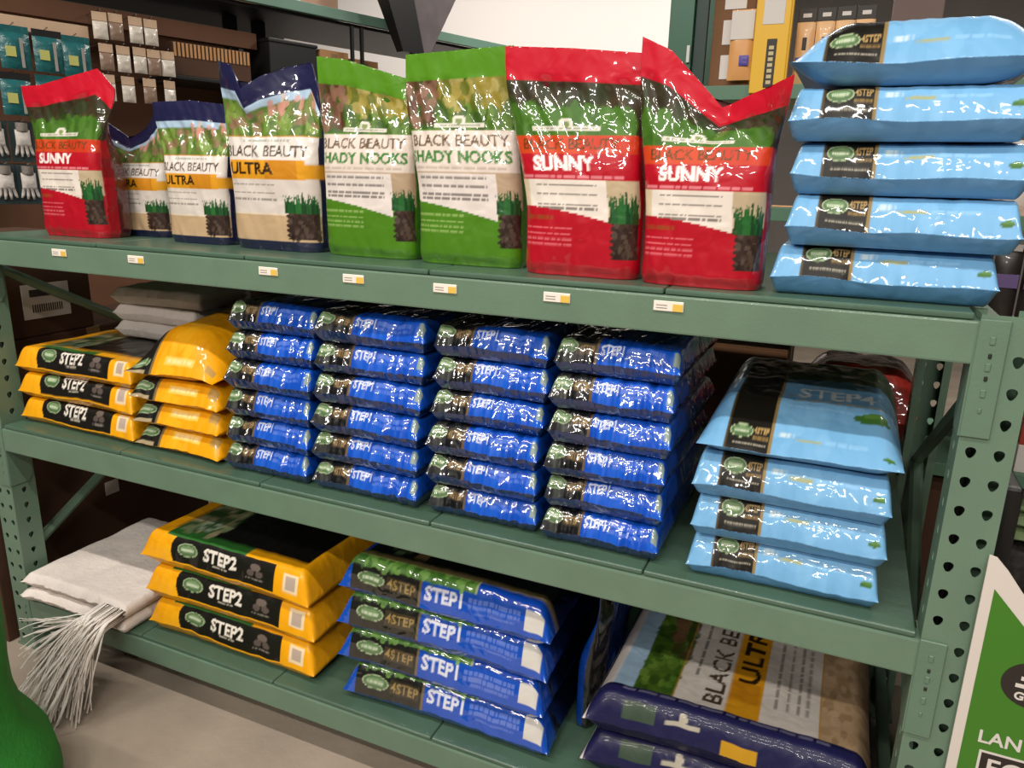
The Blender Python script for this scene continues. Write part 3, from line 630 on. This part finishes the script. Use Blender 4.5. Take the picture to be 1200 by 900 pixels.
for r_, row in enumerate((((-.403, 2.075), (-.343, 2.078), (-.267, 2.078), (-.207, 2.078)), ((-.391, 1.963), (-.326, 1.963), (-.262, 1.966), (-.205, 1.965), (-.148, 1.966)), ((-.397, 1.85), (-.319, 1.85), (-.233, 1.852), (-.150, 1.852)))):
    for k, (s_, z) in enumerate(row):
        off = 0 if r_ else -.035
        g = thing('bead_pack', 'pale bead pack with tan tag, %s from the teal packs, %s peg row' % (('first', 'second', 'third', 'fourth', 'fifth')[k], rowsn[r_]), 'hanging pack', dp(s_, 0, z), (0, 0, DA+rng.uniform(-.25, .25)), G4)
        link('hang_tag', tag_me, M_beige, g); link('bead_bag', bm_list[(k+r_) % 3], M_bead[(k*2+r_) % 4], g, (0, 0, -.0175), smooth=True); hook(s_, z+.0185)
M_tealp = mat('teal_film', '#1f5f62', .3, coat=.5, bump=.3, bscale=50, vary=.3, vscale=14); M_lime = mat('lime_patch', '#b7b86a', .4); M_grey = mat('grey_film', '#9a948e', .35, coat=.4, bump=.3, bscale=60, vary=.2, vscale=20)
tp = [pack_me(.10, .125, .03, 9), pack_me(.10, .125, .03, 12)]
for k, (s_, z) in enumerate(((-.708, 1.975), (-.598, 1.975), (-.500, 1.968), (-.722, 1.815), (-.605, 1.818))):
    g = thing('teal_pack', ('teal film pack hanging under the beige rail, %s' % ('on the outer peg', 'on the second peg', 'next to the bead packs')[k]) if k < 3 else 'teal film pack hanging in the lower row, %s' % ('outer one', 'beside the small red bag')[k-3], 'hanging pack', dp(s_, 0, z), (0, 0, DA), 'teal packs on pegs')
    link('film_pouch', tp[k % 2], M_tealp, g, smooth=True); box('header_card', -.05, .05, -.002, .002, -.004, .022, M_black if k % 2 else M_tealp, g, .0008, 1)
    box('print_patch', -.035, -.002, -.0175, -.0155, -.085, -.05, M_lime, g, .0005, 1); box('hang_strap', .012, .022, -.019, -.016, -.12, -.02, M_grey, g, .0005, 1); hook(s_, z+.0245)
M_glove = mat('glove_white', '#cfc8c2', .5, coat=.2, bump=.3, bscale=50, vary=.1, vscale=25)
for k, (s_, z) in enumerate(((-.80, 1.67), (-.715, 1.67), (-.79, 1.515), (-.715, 1.515))):
    g = thing('glove_pack', 'white work gloves on a dark card, %s peg beside the red bag' % ('upper outer', 'upper inner', 'lower outer', 'lower inner')[k], 'gloves', dp(s_, .03, z), (0, 0, DA), 'work gloves on pegs')
    box('backing_card', -.04, .04, .004, .007, -.145, 0, mat('card_dark', '#2a3a3c', .5), g, .0008, 1)
    link('palm', pack_me(.05, .06, .02, 30+k), M_glove, g, (0, -.008, -.03), smooth=True)
    for q in range(4): link('finger', tube_me([(-.02+q*.013, -.008, -.085), (-.026+q*.017, -.010, -.11), (-.030+q*.020, -.008, -.13+abs(q-1.5)*.006)], .0062, 6, [1, .95, .6]), M_glove, g, smooth=True)
    link('cuff', tube_me([(0, -.006, -.005), (0, -.006, -.035)], .02, 10), M_glove, g, smooth=True); hook(s_, z+.0025)
# cartons and bins on the ledge
def dbox(name, label, cat, s0, s1, y0, y1, z0, z1, m, group=None, bands=None):
    g = thing(name, label, cat, dp((s0+s1)/2, (y0+y1)/2, z0), (0, 0, DA), group); X, Yh, H = (s1-s0)/2, (y1-y0)/2, z1-z0
    box('body', -X, X, -Yh, Yh, 0, H, m, g, .004); return g
g = dbox('carton', 'tan corrugated carton with ribbed edge on the display rack ledge', 'box', -.10, .26, .05, .11, 1.901, 2.035, M_dcard)
for k in range(20): box('corrugated_rib', -.175+k*.0178, -.175+k*.0178+.010, -.034, -.030, .075, .13, M_tan, g, .001, 1)
g = dbox('storage_bin', 'black plastic bin on the display rack ledge', 'bin', .36, .62, .05, .28, 1.901, 2.11, M_black); box('rim', -.135, .135, -.12, .12, .195, .212, M_black, g, .004)
for k in range(2):
    g = dbox('carton', ('small tan carton beside the black bin', 'small tan carton behind the wire uprights')[k], 'box', .64+k*.19, .81+k*.19, .05, .25, 1.901, 2.10-.02*k, M_tan); box('tape_strip', -.02, .02, -.1008, -.08, .02, .185-.02*k, mat('tape', '#8f7350', .35), g, .0004, 1)
g = dbox('carton', 'pinkish carton on the upper teal shelf', 'box', .32, .75, .04, .3, 2.239, 2.42, mat('card_pink', '#c09a84', .75, vary=.08)); box('label_panel', -.12, .0, -.1312, -.129, .02, .12, M_label, g, .0004, 1)
# hanging scoop
sc_ = thing('plastic_scoop', 'black and grey tapered plastic scoop hanging above the green bags', 'scoop', dp(1.10, -.09, 2.12), (0, 0, DA))
def wedge(name, a0, a1, b0, b1, z0, z1, y0, y1, m):
    V = [(a0, y0, z0), (a1, y0, z0), (b1, y0, z1), (b0, y0, z1), (a0, y1, z0), (a1, y1, z0), (b1, y1+.06, z1), (b0, y1+.06, z1)]
    F = [(0, 1, 2, 3), (7, 6, 5, 4), (0, 4, 5, 1), (1, 5, 6, 2), (2, 6, 7, 3), (3, 7, 4, 0)]
    link(name, me_from(V, F), m, sc_)
wedge('black_side', -.09, .055, -.26, -.06, 0, .42, -.05, .0, M_black)
wedge('grey_pan', .057, .10, -.058, .36, .01, .42, -.045, .0, mat('grey_translucent', '#6d6668', .25, coat=.4, vary=.15, vscale=10))
link('handle', tube_me([(.0, -.02, .0), (.0, -.02, -.10)], .018, 10), M_black, sc_)
link('hanger', tube_me([(.0, -.02, .40), (.0, .10, .40)], .006, 8), M_black, sc_)
for k in range(9): link('bristle', tube_me([(-.20-.006*k, -.052, .30+.004*k), (-.27-.008*k, -.056, .43)], .0022, 5), M_black, sc_)

# ------------------------------------------------------------------ second rack, back to back with the first
M_dkg = mat('dark_green_paint', '#1d5b41', .4, vary=.06); M_rail2 = mat('rail_green', '#557a63', .45)
br = thing('back_rack', 'dark green shelving rack standing behind the storage rack', 'rack', (-.82, 1.2, 0))
def bb(*a, **k):
    o = box(*a, **k); o.matrix_parent_inverse = Matrix.Translation((.82, -1.2, 0)); return o
for x in (-.862, 1.25):
    bb('post', x, x+.075, 1.2, 1.235, 0, 2.7, M_dkg, br); bb('post_flange', x+.077, x+.115, 1.215, 1.235, 0, 2.7, mat('slot_dark', '#12302a', .5), br); bb('post', x, x+.075, 1.78, 1.815, 0, 2.7, M_dkg, br)
for z in (.14, .68, 1.08, 1.43, 1.79):
    bb('shelf_rail', -.745, 1.25, 1.205, 1.235, z-.03, z+.012, M_rail2, br); bb('shelf_deck', -.745, 1.25, 1.236, 1.80, z-.012, z+.004, M_tan if z == 1.43 else M_rail2, br)
bb('hanger_clip', -.80, -.79, 1.19, 1.2, 1.87, 1.92, mat('clip', '#cfd2cc', .3), br)
zd2 = 1.795
g = carton('carton', 'brown carton with white label strips beside the yellow shelf sign', -.735, -.612, 1.245, 1.5, zd2, 2.12, M_card)
for k in range(3): box('paper_label', -.03, .035, -.1295, -.128, .03+k*.10, .10+k*.10, M_label, g, .0004, 1)
g = thing('seed_pouch', 'white and orange pouch with purple flower picture on the back rack', 'pouch', (-.64, 1.222, zd2+.018)); link('film', pack_me(.07, .20, .02, 5), mat('pouch_cream', '#dfa263', .4, coat=.3, vary=.1), g, (0, 0, .205), smooth=True)
box('white_top', -.034, .034, -.0115, -.009, .12, .20, M_label, g, .0006, 1); link('flower_print', pack_me(.028, .03, .006, 2), mat('flower', '#5a4fa0', .5), g, (.012, -.0105, .075), smooth=True)
g = thing('shelf_sign', 'tall yellow shelf sign with a black label clipped to the back rack', 'sign', (-.548, 1.19, 1.775)); box('panel', -.052, .047, -.012, .012, 0, .36, mat('sign_yellow', '#e8b417', .45), g, .003); box('side_fold', .047, .053, -.012, .008, 0, .36, mat('sign_yellow_edge', '#d9a512', .5), g, .001, 1)
box('white_label', -.03, .03, -.0135, -.012, .19, .26, M_label, g, .0004, 1); box('black_label', -.012, .016, -.0135, -.012, .015, .15, M_ink, g, .001, 1)
for k in range(7): box('print_mark', -.005, .009, -.0142, -.0135, .025+k*.016, .035+k*.016, mat('gold_print', '#c9b98a', .5), g, 0)
pk = pack_me(.052, .19, .03, 17)
for k in range(4):
    g = thing('seed_packet', 'pale orange packet with black header, %s from the yellow sign' % ('first', 'second', 'third', 'fourth')[k], 'packet', (-.462+k*.054, 1.27, zd2+.002), group='packets on the back rack')
    link('film', pk, mat('packet_peach', '#e6b784', .4, coat=.2, vary=.08), g, (0, 0, .19), smooth=True); box('black_header', -.026, .026, -.004, .004, .185, .222, M_ink, g, .001, 1); box('hang_slot', -.012, .012, -.0048, -.004, .197, .208, M_label, g, 0)
    box('blue_band', -.022, .022, -.0165, -.011, .05, .085, mat('band_blue', '#3c4f93', .5), g, .001, 1); box('tool_print', -.006, .006, -.0175, -.014, .105, .14, M_ink, g, .001, 1)
carton('carton', 'tall mauve brown carton beside the pale packets on the back rack', -.232, -.10, 1.30, 1.5, zd2, 2.35, mat('card_mauve', '#74625e', .8, vary=.05))
g = thing('plant_food_box', 'orange box with black carry handle on the back rack', 'box', (.19, 1.35, zd2+.001)); box('body', -.07, .07, -.05, .05, 0, .17, mat('box_orange', '#cf8a35', .5), g, .006); link('handle', tube_me([(-.04, 0, .165), (-.035, 0, .20), (.035, 0, .20), (.04, 0, .165)], .007, 8), M_black, g)
# on its lower shelves
for k in range(3):
    g = thing('white_pouch', 'crumpled white pouch on the tan shelf, %s' % ('by the light blue stack', 'middle of three', 'far end of three')[k], 'pouch', (.15+k*.15, 1.33, 1.4345), group='white pouches on the tan shelf'); link('film', pack_me(.13, .2, .07, 60+k, .015), mat('pouch_white', '#d8cfc8', .4, coat=.2, bump=.3, bscale=30), g, (0, 0, .2), smooth=True); box('seal', -.055, .055, -.002, .002, .195, .215, M_label, g, .0008, 1)
for k in range(4):
    g = thing('purple_packet', 'dark packet with purple band, %s from the right upright' % ('first', 'second', 'third', 'fourth')[k], 'packet', (.02+k*.075, 1.28, 1.0845), group='dark packets on the back rack'); link('film', pack_me(.07, .26, .04, 70+k), mat('packet_dark', '#2b2422', .4, coat=.3), g, (0, 0, .26), smooth=True); box('purple_band', -.03, .03, -.0225, -.016, .15, .19, mat('band_purple', '#6a5788', .5), g, .001, 1); box('seal', -.03, .03, -.002, .002, .255, .275, M_label, g, .0008, 1)
for k, (a_, b_) in enumerate(((-.74, -.30), (-.28, .17))):  # cartons added to darken the view through the rack's right end
    carton('carton', 'dark brown carton added to darken the lowest back rack shelf, %s' % ('under the brown carton', 'under the glossy red bag')[k], a_, b_, 1.26, 1.65, .145, .63, M_dcard)
g = thing('storage_bin', 'black bin added to darken the floor beyond the right upright', 'bin', (.315, .52, .001)); box('body', -.2, .2, -.26, .26, 0, .36, M_black, g, .02, 3); box('rim', -.215, .215, -.275, .275, .36, .39, M_black, g, .006)  # bin added to cover the bright floor with black
g = thing('dark_gap_sheet', 'tall black sheet added to darken the gap behind the right upright', 'board', (.052, .37, .001)); box('sheet', -.016, .016, -.27, .27, 0, 1.02, M_black, g, .012, 3)  # sheet added to fill the gap behind the upright with black
for k in range(5): box('rib', -.021, -.016, -.22+k*.1, -.20+k*.1, .05, .97, M_black, g, .002, 1)
c_r = Canvas(0, 1, 0, .62, '#b3332a', 64, 64); c_r.speck(0, 1, 0, .6, ['#c4473a', '#8f241e', '#d06a58'], 40, .06)
tag(link('red_bag', lying_bag_me(.42, .35, .26, c_r, '#7c1f1a', .4, 50, 301, .01, .03, ef=.12, eb=.08, es=.12, wr=.012), M_gloss, None, (-.17, 1.24, .685)), 'glossy red bag lying on the back rack behind the light blue bags', 'bag')
carton('carton', 'brown carton beside the glossy red bag on the back rack', -.74, -.40, 1.24, 1.6, .685, .98, M_card)
g = thing('orange_bottle', 'white bottle with orange cap on the back rack beside the right upright', 'bottle', (.17, 1.29, .685))
link('body', tube_me([(0, 0, 0), (0, 0, .01), (0, 0, .2), (0, 0, .24), (0, 0, .26)], .045, 16, [.9, 1, 1, .6, .4]), M_label, g, smooth=True); link('cap', tube_me([(0, 0, .26), (0, 0, .31)], .022, 14), mat('cap_orange', '#d28a2c', .4), g)
g = thing('red_box', 'red box with white base standing right of the upright on the back rack', 'box', (.36, 1.3, .685)); box('white_base', -.08, .08, -.06, .06, 0, .09, M_label, g, .003); box('red_top', -.08, .08, -.06, .06, .09, .17, mat('box_red', '#a33a2c', .5), g, .003)
M_gp = mat('green_pouch', '#5d7a4a', .35, coat=.4, bump=.3, bscale=40, vary=.25, vscale=30)
c_g = Canvas(0, 1, 0, .62, '#667f52', 64, 64); c_g.speck(0, 1, 0, .6, ['#8aa070', '#4a6238', '#a9b892'], 60, .05)
for k in range(4):
    tag(link('green_bag', lying_bag_me(.34, .28, .048, c_g, '#4a6238', .4, 40, 320+k, .01, .03, wr=.006, vert_front=12), M_gloss, None, (.42, 1.25, .446+k*.0495), (0, 0, .02*k-.03)), 'green glossy bag beyond the right upright, %s of four' % ('lowest', 'second from bottom', 'third from bottom', 'topmost')[k], 'bag', 'green bags beyond the upright')
tag(link('dark_sack', lying_bag_me(.4, .34, .30, Canvas(0, 1, 0, .62, '#26221e', 16, 16), '#1d1a17', .4, 40, 330, .01, .03, ef=.1, eb=.1, es=.1, wr=.01, vert_front=14), M_soft, None, (.42, 1.24, .1445)), 'dark plump sack under the green bags beyond the right upright', 'sack')

# ------------------------------------------------------------------ green and white sign card at the right upright
sg = thing('card_sign', 'white bordered green card sign hung on the right upright', 'sign', (.0135, -.0125, .30))
pts = [(0, 0), (.40, 0), (.40, .46), (.165, .46), (.055, .585), (.03, .618), (.012, .637), (0, .64)]
link('white_card', prism_me(pts, 0, .004), mat('card_white', '#d8cfc8', .5), sg)
gp = [(.016, .012), (.388, .012), (.388, .43), (.155, .43), (.016, .583)]
link('green_panel', prism_me(gp, -.0009, 0), mat('sign_green', '#3f7a1e', .5), sg)
def disc(cx, cz, rx, rz, y0, y1, n=32): return prism_me([(cx+rx*math.cos(2*math.pi*i/n), cz+rz*math.sin(2*math.pi*i/n)) for i in range(n)], y0, y1)
link('dark_oval', disc(.098, .425, .047, .042, -.0016, -.0009), mat('oval_dark', '#2a241f', .5), sg)
def letters(name, t, x, z, h, m, parent, y):
    cu = bpy.data.curves.new('t', 'FONT'); cu.body = t; cu.size = h*1.4; cu.offset = .0006; cu.extrude = .0003; o = bpy.data.objects.new('t', cu); COL.objects.link(o)
    me = bpy.data.meshes.new_from_object(o.evaluated_get(bpy.context.evaluated_depsgraph_get())); bpy.data.objects.remove(o); bpy.data.curves.remove(cu)
    for v in me.vertices: v.co = Vector((v.co.x, -v.co.z, v.co.y))
    return link(name, me, m, parent, (x, y, z))
letters('lettering', 'GRA', .073, .396, .014, M_label, sg, -.0022); [box('print_line', .072+.006*k, .118-.004*k, -.0022, -.0016, .418+.014*k, .425+.014*k, M_label, sg, 0) for k in range(2)]
letters('lettering', 'LAN', .036, .298, .024, M_label, sg, -.0015)
box('lettering_frame', .043, .36, -.0014, -.0009, .226, .283, M_label, sg, 0); box('lettering_ground', .047, .356, -.0018, -.0014, .230, .279, mat('oval_dark', '#2a241f', .5), sg, 0)
letters('lettering', 'FO', .055, .237, .034, M_label, sg, -.0023)

# ------------------------------------------------------------------ green cloth sack on the floor
V = []; F = []; n = 64; prof = [(0, .27), (.02, .29), (.08, .30), (.13, .295), (.18, .27), (.23, .24), (.28, .225), (.36, .22), (.46, .225), (.56, .22), (.62, .15), (.65, .08), (.66, .02)]
rr = np.interp(np.linspace(0, 1, 40), np.linspace(0, 1, len(prof)), [p[1] for p in prof]); zz_ = np.interp(np.linspace(0, 1, 40), np.linspace(0, 1, len(prof)), [p[0] for p in prof])
for j in range(40):
    for i in range(n):
        a = 2*math.pi*i/n; f = 1+.02*math.sin(a*9+zz_[j]*6)*(1 if zz_[j] > .25 else .5)+.02*nz(math.cos(a)*3, math.sin(a)*3, zz_[j]*5)
        V.append((rr[j]*f*math.cos(a), rr[j]*f*math.sin(a)*.9, zz_[j]))
for j in range(39):
    for i in range(n): F.append((j*n+i, j*n+(i+1) % n, (j+1)*n+(i+1) % n, (j+1)*n+i))
F += [tuple(range(n-1, -1, -1)), tuple(range(39*n, 40*n))]
gs = thing('cloth_sack', 'bright green cloth sack bulging on the floor in front of the rack', 'sack', (-2.09, -.55, .001))
link('cloth', me_from(V, F), mat('green_cloth', '#2c8a2c', .8, bump=.4, bscale=90, vary=.12, vscale=6), gs, smooth=True)
link('drawstring', tube_me([(.10*math.cos(t*.35), .10*math.sin(t*.35), .647) for t in range(19)], .006, 6), mat('cord_dark', '#1c5a26', .7), gs)
